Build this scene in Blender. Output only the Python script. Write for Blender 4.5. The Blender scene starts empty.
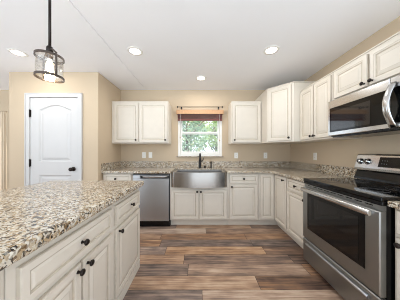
import bpy, bmesh, math, random
from mathutils import Vector, Matrix

random.seed(7)
SC = bpy.context.scene
COL = SC.collection
PI = math.pi

# ------------------------------------------------------------------ camera
cam_data = bpy.data.cameras.new('camera')
cam = bpy.data.objects.new('camera', cam_data)
COL.objects.link(cam)
cam.location = (0, 0, 1.22)
cam.rotation_euler = (PI / 2, 0, 0)
cam_data.sensor_width = 36
cam_data.lens = 162 / 400 * 36
cam_data.shift_x = 1 / 400
cam_data.shift_y = 2 / 400
cam_data.clip_start = 0.02
SC.camera = cam

# ------------------------------------------------------------------ world, light, exposure
W = bpy.data.worlds.new('world')
SC.world = W
W.use_nodes = True
wn = W.node_tree.nodes
# overcast sky above, lower half made brighter as added fill for the ceiling
_tc = wn.new('ShaderNodeTexCoord')
_sp = wn.new('ShaderNodeSeparateXYZ')
_rp = wn.new('ShaderNodeValToRGB')
_mr = wn.new('ShaderNodeMapRange')
_mr.inputs['From Min'].default_value = -1
_mr.inputs['From Max'].default_value = 1
W.node_tree.links.new(_tc.outputs['Generated'], _sp.inputs[0])
W.node_tree.links.new(_sp.outputs[2], _mr.inputs['Value'])
W.node_tree.links.new(_mr.outputs['Result'], _rp.inputs['Fac'])
W.node_tree.links.new(_rp.outputs['Color'], wn['Background'].inputs[0])
_rp.color_ramp.elements[0].position = 0.40
_rp.color_ramp.elements[0].color = (0.85, 0.96, 1.05, 1)
_rp.color_ramp.elements[1].position = 0.62
_rp.color_ramp.elements[1].color = (0.40, 0.44, 0.49, 1)
wn['Background'].inputs[1].default_value = 2.15

SUN = bpy.data.lights.new('sun', 'SUN')
SUN.energy = 2.2
SUN.angle = 0.05
SUN.color = (1, 0.95, 0.85)
sun = bpy.data.objects.new('sun', SUN)
COL.objects.link(sun)
sun.rotation_euler = (math.radians(40), math.radians(-20), 0)

LAMP_W = 3.6
LAMP_COL = (1.0, 0.96, 0.91)

vs = SC.view_settings
SC.display_settings.display_device = 'sRGB'
vs.view_transform = 'Standard'
vs.look = 'None'
vs.gamma = 1
vs.use_curve_mapping = False
SC.cycles.filter_width = 1.0
vs.exposure = 0.65

# ------------------------------------------------------------------ materials
def srgb(r, g, b):
    def f(c):
        c /= 255
        return c / 12.92 if c <= 0.04045 else ((c + 0.055) / 1.055) ** 2.4
    return (f(r), f(g), f(b), 1)

def nmat(name):
    m = bpy.data.materials.new(name)
    m.use_nodes = True
    nt = m.node_tree
    return m, nt, nt.nodes['Principled BSDF']

def N(nt, t, **kw):
    n = nt.nodes.new(t)
    for k, v in kw.items():
        setattr(n, k, v)
    return n

def ramp(nt, stops, interp='LINEAR'):
    r = N(nt, 'ShaderNodeValToRGB')
    r.color_ramp.interpolation = interp
    e = r.color_ramp.elements
    while len(e) < len(stops):
        e.new(0.5)
    for i, (p, c) in enumerate(stops):
        e[i].position = p
        e[i].color = c
    return r

def simple(name, col, rough=0.5, metal=0.0, var=0.04, scale=6.0, bump=0.0, bscale=200.0, spec=0.5):
    """plain surface with a little tonal noise and optional fine bump"""
    m, nt, p = nmat(name)
    tc = N(nt, 'ShaderNodeTexCoord')
    no = N(nt, 'ShaderNodeTexNoise')
    no.inputs['Scale'].default_value = scale
    no.inputs['Detail'].default_value = 4
    nt.links.new(tc.outputs['Object'], no.inputs['Vector'])
    a = tuple(max(0, c * (1 - var)) for c in col[:3]) + (1,)
    b = tuple(min(1, c * (1 + var)) for c in col[:3]) + (1,)
    r = ramp(nt, [(0.3, a), (0.7, b)])
    nt.links.new(no.outputs['Fac'], r.inputs['Fac'])
    nt.links.new(r.outputs['Color'], p.inputs['Base Color'])
    p.inputs['Roughness'].default_value = rough
    p.inputs['Metallic'].default_value = metal
    p.inputs['Specular IOR Level'].default_value = spec
    if bump:
        nb = N(nt, 'ShaderNodeTexNoise')
        nb.inputs['Scale'].default_value = bscale
        nb.inputs['Detail'].default_value = 3
        nt.links.new(tc.outputs['Object'], nb.inputs['Vector'])
        bp = N(nt, 'ShaderNodeBump')
        bp.inputs['Strength'].default_value = bump
        bp.inputs['Distance'].default_value = 0.002
        nt.links.new(nb.outputs['Fac'], bp.inputs['Height'])
        nt.links.new(bp.outputs['Normal'], p.inputs['Normal'])
    return m

def steel(name, col, rough, stretch):
    m, nt, p = nmat(name)
    tc = N(nt, 'ShaderNodeTexCoord')
    mp = N(nt, 'ShaderNodeMapping')
    mp.inputs['Scale'].default_value = stretch
    no = N(nt, 'ShaderNodeTexNoise')
    no.inputs['Scale'].default_value = 8
    no.inputs['Detail'].default_value = 5
    nt.links.new(tc.outputs['Object'], mp.inputs['Vector'])
    nt.links.new(mp.outputs['Vector'], no.inputs['Vector'])
    r = ramp(nt, [(0.3, tuple(c * 0.95 for c in col[:3]) + (1,)), (0.7, col)])
    nt.links.new(no.outputs['Fac'], r.inputs['Fac'])
    nt.links.new(r.outputs['Color'], p.inputs['Base Color'])
    mr = N(nt, 'ShaderNodeMapRange')
    mr.inputs['To Min'].default_value = rough * 0.8
    mr.inputs['To Max'].default_value = rough * 1.25
    nt.links.new(no.outputs['Fac'], mr.inputs['Value'])
    nt.links.new(mr.outputs['Result'], p.inputs['Roughness'])
    p.inputs['Metallic'].default_value = 1
    return m

def emit(name, col, strength):
    m, nt, p = nmat(name)
    p.inputs['Base Color'].default_value = col
    p.inputs['Emission Color'].default_value = col
    p.inputs['Emission Strength'].default_value = strength
    return m

def clear_glass(name, gloss=0.08, tint=(1, 1, 1, 1), seeded=False):
    m = bpy.data.materials.new(name)
    m.use_nodes = True
    nt = m.node_tree
    nt.nodes.remove(nt.nodes['Principled BSDF'])
    out = nt.nodes['Material Output']
    t = N(nt, 'ShaderNodeBsdfTransparent')
    t.inputs[0].default_value = tint
    g = N(nt, 'ShaderNodeBsdfGlossy')
    g.inputs['Roughness'].default_value = 0.05
    mx = N(nt, 'ShaderNodeMixShader')
    mx.inputs[0].default_value = gloss
    nt.links.new(t.outputs[0], mx.inputs[1])
    nt.links.new(g.outputs[0], mx.inputs[2])
    if seeded:
        tc = N(nt, 'ShaderNodeTexCoord')
        no = N(nt, 'ShaderNodeTexNoise')
        no.inputs['Scale'].default_value = 60
        nt.links.new(tc.outputs['Object'], no.inputs['Vector'])
        mr = N(nt, 'ShaderNodeMapRange')
        mr.inputs['From Min'].default_value = 0.35
        mr.inputs['From Max'].default_value = 0.7
        mr.inputs['To Min'].default_value = gloss * 0.5
        mr.inputs['To Max'].default_value = gloss * 2.5
        nt.links.new(no.outputs['Fac'], mr.inputs['Value'])
        nt.links.new(mr.outputs['Result'], mx.inputs[0])
    nt.links.new(mx.outputs[0], out.inputs['Surface'])
    return m

def granite(name):
    m, nt, p = nmat(name)
    L = nt.links.new
    tc = N(nt, 'ShaderNodeTexCoord')
    nz = N(nt, 'ShaderNodeTexNoise')
    nz.inputs['Scale'].default_value = 45
    nz.inputs['Detail'].default_value = 3
    L(tc.outputs['Object'], nz.inputs['Vector'])
    add = N(nt, 'ShaderNodeVectorMath', operation='MULTIPLY_ADD')
    L(nz.outputs['Color'], add.inputs[0])
    add.inputs[1].default_value = (0.03, 0.03, 0.03)
    L(tc.outputs['Object'], add.inputs[2])
    v1 = N(nt, 'ShaderNodeTexVoronoi')
    v1.inputs['Scale'].default_value = 110
    L(add.outputs[0], v1.inputs['Vector'])
    s1 = N(nt, 'ShaderNodeSeparateColor')
    L(v1.outputs['Color'], s1.inputs[0])
    r1 = ramp(nt, [(0.0, srgb(214, 207, 194)), (0.22, srgb(188, 172, 148)), (0.38, srgb(226, 221, 208)),
                   (0.54, srgb(160, 136, 104)), (0.65, srgb(202, 190, 168)), (0.78, srgb(100, 82, 62)),
                   (0.87, srgb(40, 36, 33))], 'CONSTANT')
    L(s1.outputs[0], r1.inputs['Fac'])
    v2 = N(nt, 'ShaderNodeTexVoronoi')
    v2.inputs['Scale'].default_value = 105
    L(add.outputs[0], v2.inputs['Vector'])
    s2 = N(nt, 'ShaderNodeSeparateColor')
    L(v2.outputs['Color'], s2.inputs[0])
    r2 = ramp(nt, [(0.0, srgb(210, 202, 186)), (0.24, srgb(172, 148, 114)), (0.48, srgb(112, 88, 62)), (0.66, srgb(206, 198, 184)), (0.8, srgb(46, 40, 36))], 'CONSTANT')
    L(s2.outputs[0], r2.inputs['Fac'])
    big = N(nt, 'ShaderNodeTexNoise')
    big.inputs['Scale'].default_value = 24
    big.inputs['Detail'].default_value = 4
    L(tc.outputs['Object'], big.inputs['Vector'])
    rb = ramp(nt, [(0.40, (0.0, 0.0, 0.0, 1)), (0.56, (0.9, 0.9, 0.9, 1))])
    L(big.outputs['Fac'], rb.inputs['Fac'])
    mx = N(nt, 'ShaderNodeMix', data_type='RGBA')
    L(rb.outputs['Color'], mx.inputs['Factor'])
    L(r1.outputs['Color'], mx.inputs[6])
    L(r2.outputs['Color'], mx.inputs[7])
    L(mx.outputs[2], p.inputs['Base Color'])
    p.inputs['Roughness'].default_value = 0.14
    p.inputs['Specular IOR Level'].default_value = 0.4
    return m

def plank_floor(name):
    m, nt, p = nmat(name)
    L = nt.links.new
    def M(op, a, b=None):
        n = N(nt, 'ShaderNodeMath', operation=op)
        for i, x in enumerate((a, b)):
            if x is None:
                continue
            if isinstance(x, (int, float)):
                n.inputs[i].default_value = x
            else:
                L(x, n.inputs[i])
        return n.outputs[0]
    tc = N(nt, 'ShaderNodeTexCoord')
    sp = N(nt, 'ShaderNodeSeparateXYZ')
    L(tc.outputs['Object'], sp.inputs[0])
    yy = M('DIVIDE', M('ADD', sp.outputs[1], 0.055), 0.165)
    row = M('FLOOR', yy)
    wr = N(nt, 'ShaderNodeTexWhiteNoise', noise_dimensions='1D')
    L(row, wr.inputs['W'])
    xx = M('DIVIDE', M('ADD', sp.outputs[0], M('MULTIPLY', wr.outputs['Value'], 3.7)), 1.22)
    col = M('FLOOR', xx)
    cb = N(nt, 'ShaderNodeCombineXYZ')
    L(row, cb.inputs[0])
    L(col, cb.inputs[1])
    wp = N(nt, 'ShaderNodeTexWhiteNoise', noise_dimensions='2D')
    L(cb.outputs[0], wp.inputs['Vector'])
    # streaky grain, shifted per plank
    cs = N(nt, 'ShaderNodeCombineXYZ')
    L(M('MULTIPLY', sp.outputs[0], 1.6), cs.inputs[0])
    L(M('MULTIPLY', sp.outputs[1], 34), cs.inputs[1])
    L(M('MULTIPLY', wp.outputs['Value'], 60), cs.inputs[2])
    g1 = N(nt, 'ShaderNodeTexNoise')
    g1.inputs['Scale'].default_value = 1.5
    g1.inputs['Detail'].default_value = 6
    g1.inputs['Roughness'].default_value = 0.65
    L(cs.outputs[0], g1.inputs['Vector'])
    cs2 = N(nt, 'ShaderNodeCombineXYZ')
    L(M('MULTIPLY', sp.outputs[0], 3.0), cs2.inputs[0])
    L(M('MULTIPLY', sp.outputs[1], 7), cs2.inputs[1])
    L(M('MULTIPLY', wp.outputs['Value'], 31), cs2.inputs[2])
    g2 = N(nt, 'ShaderNodeTexNoise')
    g2.inputs['Scale'].default_value = 1.6
    g2.inputs['Detail'].default_value = 5
    L(cs2.outputs[0], g2.inputs['Vector'])
    f = M('ADD', M('MULTIPLY', wp.outputs['Value'], 0.52),
          M('ADD', M('MULTIPLY', M('SUBTRACT', g1.outputs['Fac'], 0.5), 1.5),
            M('ADD', M('MULTIPLY', M('SUBTRACT', g2.outputs['Fac'], 0.5), 0.8), 0.30)))
    r = ramp(nt, [(0.0, srgb(52, 41, 36)), (0.22, srgb(92, 72, 62)), (0.4, srgb(122, 96, 80)), (0.55, srgb(146, 112, 86)),
                  (0.75, srgb(176, 138, 106)), (1.0, srgb(202, 172, 140))])
    L(f, r.inputs['Fac'])
    # greyed planks
    wg = N(nt, 'ShaderNodeTexWhiteNoise', noise_dimensions='2D')
    cb2 = N(nt, 'ShaderNodeCombineXYZ')
    L(M('ADD', row, 13.3), cb2.inputs[0])
    L(M('ADD', col, 7.7), cb2.inputs[1])
    L(cb2.outputs[0], wg.inputs['Vector'])
    hs = N(nt, 'ShaderNodeHueSaturation')
    L(M('ADD', M('MULTIPLY', wg.outputs['Value'], 0.5), 0.6), hs.inputs['Saturation'])
    L(r.outputs['Color'], hs.inputs['Color'])
    fy = M('FRACT', yy)
    fx = M('FRACT', xx)
    gap = M('MAXIMUM', M('LESS_THAN', fy, 0.022), M('LESS_THAN', fx, 0.003))
    mx = N(nt, 'ShaderNodeMix', data_type='RGBA')
    L(gap, mx.inputs['Factor'])
    L(hs.outputs['Color'], mx.inputs[6])
    mx.inputs[7].default_value = srgb(44, 34, 30)
    L(mx.outputs[2], p.inputs['Base Color'])
    p.inputs['Roughness'].default_value = 0.42
    p.inputs['Specular IOR Level'].default_value = 0.35
    return m

def leaves(name, a, b):
    m, nt, p = nmat(name)
    oi = N(nt, 'ShaderNodeTexCoord')
    no = N(nt, 'ShaderNodeTexNoise')
    no.inputs['Scale'].default_value = 9
    nt.links.new(oi.outputs['Object'], no.inputs['Vector'])
    r = ramp(nt, [(0.35, a), (0.65, b)])
    nt.links.new(no.outputs['Fac'], r.inputs['Fac'])
    nt.links.new(r.outputs['Color'], p.inputs['Base Color'])
    p.inputs['Roughness'].default_value = 0.6
    return m

M_WALL = simple('tan_wall_paint', srgb(203, 184, 158), 0.85, var=0.02, scale=3, bump=0.12, bscale=120)
M_CEIL = simple('white_ceiling_paint', srgb(248, 248, 250), 0.9, var=0.012, scale=2, bump=0.15, bscale=90)
M_TRIM = simple('white_trim_paint', srgb(206, 205, 204), 0.45, var=0.01)
M_TANTRIM = simple('beige_trim_paint', srgb(222, 204, 178), 0.5, var=0.02)
M_CAB = simple('antique_white_cabinet_paint', srgb(219, 211, 198), 0.42, var=0.02, scale=9)
M_GLAZE = simple('brown_glaze', srgb(190, 179, 161), 0.5, var=0.12, scale=25)
M_EDGE = simple('soft_edge_glaze', srgb(200, 190, 175), 0.5, var=0.06, scale=25)
M_SHELL = simple('cabinet_inside', srgb(190, 170, 140), 0.7)
M_BLACK = simple('matte_black_metal', srgb(26, 23, 22), 0.38, 0.3, var=0.1)
M_BRONZE = simple('oil_rubbed_bronze', srgb(44, 37, 34), 0.35, 0.7, var=0.12)
M_STEEL_H = steel('brushed_steel_sideways', (0.33, 0.34, 0.335, 1), 0.38, (2, 2, 90))
M_STEEL_SINK = steel('brushed_steel_basin', (0.35, 0.33, 0.31, 1), 0.24, (7, 4, 0.4))
M_STEEL_DW = steel('brushed_steel_upright', (0.47, 0.485, 0.505, 1), 0.36, (90, 2, 2))
M_STEEL_BR = steel('polished_steel', (0.60, 0.60, 0.60, 1), 0.2, (2, 2, 30))
M_BLKGLASS = simple('black_glass', srgb(8, 8, 9), 0.06, var=0.0, spec=0.35)
M_OVENGLASS = simple('smoked_oven_glass', srgb(20, 19, 19), 0.07, var=0.05, spec=0.4)
M_MICROGLASS = simple('smoked_microwave_glass', srgb(34, 33, 33), 0.05, var=0.05, spec=0.7)
M_BLKENAMEL = simple('black_enamel', srgb(11, 11, 12), 0.2, var=0.05, spec=0.3)
M_DKPLASTIC = simple('dark_plastic', srgb(38, 38, 40), 0.4)
M_RING = simple('grey_burner_print', srgb(92, 92, 94), 0.2)
M_DISP = simple('display_marks', srgb(96, 100, 104), 0.4)
M_WOOD_LT = simple('light_wood', srgb(198, 154, 114), 0.5, var=0.1, scale=30)
M_BLIND = simple('mahogany_slats', srgb(118, 62, 54), 0.45, var=0.15, scale=30)
M_PLASTIC = simple('white_plastic', srgb(240, 238, 232), 0.35, var=0.01)
M_SLOT = simple('outlet_slot', srgb(70, 66, 60), 0.6)
M_GLASS = clear_glass('window_glass', 0.06)
M_PENGLASS = clear_glass('seeded_glass', 0.15, (0.98, 0.97, 0.95, 1), True)
M_BULB = emit('warm_bulb', (1.0, 0.80, 0.55, 1), 1.6)
M_PBRONZE = simple('pendant_bronze', srgb(80, 70, 63), 0.4, 0.5, var=0.12)
M_DIFF = emit('lamp_diffuser', (1.0, 0.96, 0.9, 1), 6.0)
M_GRANITE = granite('speckled_granite')
M_FLOOR = plank_floor('reclaimed_plank_floor')
M_LEAF_A = leaves('leaf_green', srgb(120, 152, 92), srgb(196, 212, 150))
M_LEAF_B = leaves('leaf_blue_green', srgb(100, 138, 104), srgb(184, 208, 176))
M_LEAF_C = leaves('leaf_olive', srgb(150, 152, 98), srgb(212, 210, 160))
M_BARK = simple('bark', srgb(104, 86, 70), 0.9, var=0.2, scale=20)
M_LAWN = simple('lawn_green', srgb(110, 140, 78), 0.9, var=0.2, scale=12)

# ------------------------------------------------------------------ mesh builder
class MB:
    """collects shapes of one part, in world coordinates"""
    def __init__(self):
        self.v, self.f, self.m, self.s = [], [], [], []
        self.mats = []
    def mi(self, mat):
        if mat not in self.mats:
            self.mats.append(mat)
        return self.mats.index(mat)
    def face(self, ids, mat, smooth=False):
        self.f.append(ids); self.m.append(self.mi(mat)); self.s.append(smooth)
    def add(self, pts):
        b = len(self.v)
        self.v += [Vector(p) for p in pts]
        return b
    def box(self, lo, hi, mat, xf=None):
        x0, y0, z0 = lo; x1, y1, z1 = hi
        pts = [(x0, y0, z0), (x1, y0, z0), (x1, y1, z0), (x0, y1, z0), (x0, y0, z1), (x1, y0, z1), (x1, y1, z1), (x0, y1, z1)]
        if xf: pts = [xf(*p) for p in pts]
        b = self.add(pts)
        for q in ((0, 3, 2, 1), (4, 5, 6, 7), (0, 1, 5, 4), (1, 2, 6, 5), (2, 3, 7, 6), (3, 0, 4, 7)):
            self.face([b + i for i in q], mat)
        return self
    def prism(self, pts2, z0, z1, mat):
        n = len(pts2)
        b = self.add([(x, y, z0) for x, y in pts2] + [(x, y, z1) for x, y in pts2])
        self.face([b + i for i in range(n)][::-1], mat)
        self.face([b + n + i for i in range(n)], mat)
        for i in range(n):
            j = (i + 1) % n
            self.face([b + i, b + j, b + n + j, b + n + i], mat)
        return self
    def lathe(self, prof, xf, mat, seg=16, smooth=True):
        """prof = [(radius, height)], axis = third coordinate, xf maps local to world"""
        rings = []
        for r, h in prof:
            if r < 1e-6:
                rings.append([self.add([xf(0, 0, h)])])
            else:
                b = self.add([xf(r * math.cos(2 * PI * k / seg), r * math.sin(2 * PI * k / seg), h) for k in range(seg)])
                rings.append([b + k for k in range(seg)])
        for a, c in zip(rings, rings[1:]):
            for k in range(seg):
                k2 = (k + 1) % seg
                if len(a) == 1 and len(c) == 1: continue
                if len(a) == 1: self.face([a[0], c[k2], c[k]][::-1], mat, smooth)
                elif len(c) == 1: self.face([a[k], a[k2], c[0]], mat, smooth)
                else: self.face([a[k], a[k2], c[k2], c[k]], mat, smooth)
        return self
    def tube(self, path, rad, mat, seg=10, flat=1.0):
        P = [Vector(p) for p in path]
        rads = rad if isinstance(rad, (list, tuple)) else [rad] * len(P)
        rings = []
        up = None
        for i, p in enumerate(P):
            d = (P[min(i + 1, len(P) - 1)] - P[max(i - 1, 0)]).normalized()
            if up is None:
                a = Vector((0, 0, 1)) if abs(d.z) < 0.9 else Vector((1, 0, 0))
                up = (a - d * a.dot(d)).normalized()
            else:
                up = (up - d * up.dot(d)).normalized()
            sd = d.cross(up)
            b = self.add([p + (sd * math.cos(2 * PI * k / seg) * flat + up * math.sin(2 * PI * k / seg)) * rads[i] for k in range(seg)])
            rings.append([b + k for k in range(seg)])
        for a, c in zip(rings, rings[1:]):
            for k in range(seg):
                k2 = (k + 1) % seg
                self.face([a[k], a[k2], c[k2], c[k]], mat, True)
        self.face(rings[0][::-1], mat)
        self.face(rings[-1], mat)
        return self
    def panel(self, F, u0, v0, u1, v1, prof):
        """nested rectangles: prof = [(inset, w, material of the band that ends here)], last one is filled"""
        prev = None
        for ins, w, mat in prof:
            b = self.add([F(u0 + ins, v0 + ins, w), F(u1 - ins, v0 + ins, w), F(u1 - ins, v1 - ins, w), F(u0 + ins, v1 - ins, w)])
            cur = [b, b + 1, b + 2, b + 3]
            if prev:
                for k in range(4):
                    k2 = (k + 1) % 4
                    self.face([prev[k], prev[k2], cur[k2], cur[k]], mat)
            else:
                self.face(cur[::-1], mat)
            prev = cur
        self.face(prev, prof[-1][2])
        return self
    def build(self, name, parent=None, bevel=0.0, seg=2):
        off = Vector((0, 0, 0))
        if parent is not None:
            q = parent
            while q is not None:
                off += q.location
                q = q.parent
        me = bpy.data.meshes.new(name)
        me.from_pydata([tuple(v - off) for v in self.v], [], self.f)
        for mt in self.mats:
            me.materials.append(mt)
        for p, mi, s in zip(me.polygons, self.m, self.s):
            p.material_index = mi
            p.use_smooth = s
        bm = bmesh.new()
        bm.from_mesh(me)
        bmesh.ops.recalc_face_normals(bm, faces=bm.faces)
        bm.to_mesh(me)
        bm.free()
        o = bpy.data.objects.new(name, me)
        COL.objects.link(o)
        if parent is not None:
            o.parent = parent
        if bevel:
            md = o.modifiers.new('bevel', 'BEVEL')
            md.width = bevel
            md.segments = seg
            md.limit_method = 'ANGLE'
            md.angle_limit = math.radians(40)
        return o

def B(lo, hi, mat, xf=None):
    return MB().box(lo, hi, mat, xf)

def tag(o, label, cat, group=None):
    o['label'] = label
    o['category'] = cat
    if group: o['group'] = group
    return o

def thing(name, loc, label, cat, group=None):
    o = bpy.data.objects.new(name, None)
    o.empty_display_size = 0.1
    COL.objects.link(o)
    o.location = loc
    return tag(o, label, cat, group)

def struct(o):
    o['kind'] = 'structure'
    return o

def empty_struct(name, loc):
    o = bpy.data.objects.new(name, None)
    COL.objects.link(o)
    o.location = loc
    return struct(o)

def frame_back(X, Y):      # u = +X, v = up, w = towards the viewer
    return lambda u, v, w: Vector((X + u, Y - w, v))
def frame_right(X, Y):     # u runs to the viewer, w into the room
    return lambda u, v, w: Vector((X - w, Y - u, v))
def frame_island(X, Y):    # u runs away from the viewer, w into the aisle
    return lambda u, v, w: Vector((X + w, Y + u, v))

# ------------------------------------------------------------------ room shell
YB = 3.256      # back wall
XR = 1.84       # right wall
ZC = 2.466      # ceiling
XL = -1.575     # short wall at the left end of the counter
YP = 2.53       # front of the pantry
XP = -2.967     # outer corner of the pantry

struct(MB().box((-6.2, -1.0, -0.1), (XR + 0.1, YB, 0), M_FLOOR).box((-6.2, YB, -0.1), (XP, 4.9, 0), M_FLOOR).build('floor'))
# ceiling: two boards meeting at a shallow seam over the island
XS = -1.066
struct(MB().box((XS + 0.005, -1.6, ZC), (XR + 0.1, YB + 0.12, ZC + 0.1), M_CEIL).box((-6.2, -1.6, ZC + 0.004), (XS - 0.005, YB + 0.12, ZC + 0.1), M_CEIL).box((XS - 0.005, -1.6, ZC + 0.016), (XS + 0.005, YB + 0.12, ZC + 0.1), M_CEIL)
       .box((-6.2, YB + 0.12, ZC + 0.004), (XP, 4.9, ZC + 0.1), M_CEIL).build('ceiling'))
struct(B((XR, 0.4, 0), (XR + 0.1, YB, ZC), M_WALL).build('wall_right'))

WX0, WX1, WZ0, WZ1 = -0.425, 0.463, 1.14, 2.06
wb = MB()
wb.box((XL, YB, 0), (WX0, YB + 0.12, ZC), M_WALL).box((WX1, YB, 0), (XR + 0.1, YB + 0.12, ZC), M_WALL)
wb.box((WX0, YB, 0), (WX1, YB + 0.12, WZ0 - 0.022), M_WALL).box((WX0, YB, WZ1), (WX1, YB + 0.12, ZC), M_WALL)
struct(wb.build('wall_back'))
struct(B((XL - 0.1, YP + 0.11, 0), (XL, YB + 0.12, ZC), M_WALL).build('wall_left'))

# pantry front wall with its door opening
DX0, DX1, DZ = -2.63, -1.885, 2.065
pw = MB()
pw.box((XP, YP, 0), (DX0 - 0.012, YP + 0.11, ZC + 0.004), M_WALL).box((DX1 + 0.012, YP, 0), (XL, YP + 0.11, ZC), M_WALL)
pw.box((DX0 - 0.012, YP, DZ + 0.012), (DX1 + 0.012, YP + 0.11, ZC + 0.002), M_WALL)
struct(pw.build('wall_pantry'))
struct(B((XP, YP + 0.11, 0), (XP + 0.1, 4.9, ZC + 0.004), M_WALL).build('wall_pantry_side'))
# header wall and hall beyond, at the far left
hw = MB()
hw.box((-3.86, YB, 0), (XP, YB + 0.12, ZC + 0.004), M_WALL).box((-4.85, YB, 2.04), (-3.86, YB + 0.12, ZC + 0.004), M_WALL)
hw.box((-6.2, YB, 0), (-4.85, YB + 0.12, ZC + 0.004), M_WALL)
struct(hw.build('wall_hall'))
struct(B((-6.3, -1.0, 0), (-6.2, 2.0, ZC + 0.004), M_WALL).build('wall_left_light_block'))  # unseen wall added to cut daylight on the pantry, stopped short for the hall
struct(B((-6.2, 4.9, 0), (XP + 0.1, 5.0, ZC + 0.004), M_WALL).build('wall_hall_back'))
struct(MB().box((-3.965, YB - 0.018, 0), (-3.87, YB, 2.03), M_TANTRIM).box((-3.945, YB - 0.026, 0), (-3.93, YB - 0.018, 2.03), M_TANTRIM)
       .box((-3.90, YB - 0.026, 0), (-3.885, YB - 0.018, 2.03), M_TANTRIM).build('trim_1', bevel=0.004))
struct(B((XP + 0.002, YP - 0.014, 0), (DX0 - 0.09, YP, 0.1), M_TRIM).build('baseboard_pantry'))

# pantry door casing
cz = MB()
CW = 0.07
cz.box((DX0 - CW, YP - 0.02, 0), (DX0 - 0.004, YP, DZ + CW), M_TRIM).box((DX1 + 0.004, YP - 0.02, 0), (DX1 + CW, YP, DZ + CW), M_TRIM)
cz.box((DX0 - 0.004, YP - 0.02, DZ + 0.004), (DX1 + 0.004, YP, DZ + CW), M_TRIM)
cz.box((DX0 - CW, YP - 0.028, 0), (DX0 - CW + 0.015, YP - 0.02, DZ + CW), M_TRIM).box((DX1 + CW - 0.015, YP - 0.028, 0), (DX1 + CW, YP - 0.02, DZ + CW), M_TRIM)
cz.box((DX0 - CW + 0.015, YP - 0.028, DZ + CW - 0.015), (DX1 + CW - 0.015, YP - 0.02, DZ + CW), M_TRIM)
struct(cz.build('trim_2', bevel=0.003))

# ------------------------------------------------------------------ pantry door: slab with an arched upper panel
d1 = empty_struct('door_1', ((DX0 + DX1) / 2, YP, 0))
def door_slab():
    mb = MB()
    Y0 = YP - 0.004
    mb.box((DX0, Y0 + 0.016, 0.01), (DX1, Y0 + 0.036, DZ), M_TRIM)
    px0, px1 = DX0 + 0.14, DX1 - 0.105
    def outline(x0, x1, z0, z1, rise, ins):
        x0 += ins; x1 -= ins; z0 += ins; z1 -= ins
        pts = [(x0, z0), (x1, z0)]
        n = 14
        for k in range(n + 1):
            t = k / n
            pts.append((x1 + (x0 - x1) * t, z1 + rise * math.sin(PI * t) ** 1.2))
        return pts
    def loops(x0, x1, z0, z1, rise):
        prof = [(0, 0), (0.012, 0.014), (0.026, 0.015), (0.062, 0.002)]
        prev = None
        for ins, dy in prof:
            pts = outline(x0, x1, z0, z1, rise, ins)
            b = mb.add([(x, Y0 + dy, z) for x, z in pts])
            cur = list(range(b, b + len(pts)))
            if prev:
                for k in range(len(cur)):
                    k2 = (k + 1) % len(cur)
                    mb.face([prev[k], prev[k2], cur[k2], cur[k]], M_TRIM)
            prev = cur
        mb.face(prev, M_TRIM)
    # stiles and rails at the surface, leaving the two panel fields sunk
    UZ0, UZ1, RISE = 1.07, 1.88, 0.075
    LZ0, LZ1 = 0.24, 0.86
    mb.box((DX0, Y0, 0.01), (px0, Y0 + 0.0155, DZ), M_TRIM).box((px1, Y0, 0.01), (DX1, Y0 + 0.0155, DZ), M_TRIM)
    mb.box((px0, Y0, 0.01), (px1, Y0 + 0.0155, LZ0), M_TRIM).box((px0, Y0, LZ1), (px1, Y0 + 0.0155, UZ0), M_TRIM)
    top = outline(px0, px1, UZ0, UZ1, RISE, 0)[2:]
    for (xa, za), (xb, zb) in zip(top, top[1:]):
        b = mb.add([(xa, Y0, za), (xb, Y0, zb), (xb, Y0, DZ), (xa, Y0, DZ)])
        mb.face([b, b + 1, b + 2, b + 3], M_TRIM)
    loops(px0, px1, LZ0, LZ1, 0)
    loops(px0, px1, UZ0, UZ1, RISE)
    return mb
slab = door_slab().build('door_panel', d1)
for hz in (0.3, 1.05, 1.82):
    h = MB().box((DX0 - 0.012, YP - 0.012, hz - 0.055), (DX0 + 0.016, YP - 0.006, hz + 0.055), M_BRONZE)
    h.lathe([(0.008, -0.06), (0.008, 0.06)], lambda a, b, c, hz=hz: (DX0 + 0.0 + a, YP - 0.016 + b, hz + c), M_BRONZE, 8)
    h.build('hinge', d1)
kx, kz = -1.955, 0.955
MB().lathe([(0, 0), (0.034, 0), (0.034, 0.008), (0.014, 0.012), (0.012, 0.035), (0.02, 0.042), (0.029, 0.054), (0.029, 0.066), (0.02, 0.078), (0, 0.081)],
           lambda a, b, c: (kx + a, YP - 0.0045 - c, kz + b), M_BRONZE, 16).build('door_knob', d1)

# ------------------------------------------------------------------ window with garden outside
w1 = empty_struct('window_1', ((WX0 + WX1) / 2, YB, WZ0))
def rect_frame(mb, x0, x1, z0, z1, y0, y1, t, mat, tb=None):
    tb = tb or t
    mb.box((x0, y0, z0), (x0 + t, y1, z1), mat).box((x1 - t, y0, z0), (x1, y1, z1), mat)
    mb.box((x0 + t, y0, z0), (x1 - t, y1, z0 + tb), mat).box((x0 + t, y0, z1 - t), (x1 - t, y1, z1), mat)
    return mb
f = MB()
rect_frame(f, WX0 + 0.002, WX1 - 0.002, WZ0, WZ1 - 0.002, YB + 0.015, YB + 0.115, 0.045, M_PLASTIC)
struct(f.build('window_frame', w1, bevel=0.003))
ZR = 1.60
for nm, z0, z1, y0, tb in (('lower_sash', WZ0 + 0.046, ZR + 0.03, YB + 0.03, 0.045), ('upper_sash', ZR - 0.02, WZ1 - 0.05, YB + 0.066, 0.045)):
    s = struct(rect_frame(MB(), WX0 + 0.049, WX1 - 0.049, z0, z1, y0, y0 + 0.034, 0.035, M_PLASTIC, tb).build(nm, w1, bevel=0.003))
    struct(B((WX0 + 0.08, y0 + 0.014, z0 + 0.03), (WX1 - 0.08, y0 + 0.019, z1 - 0.03), M_GLASS).build('pane', s))
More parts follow.
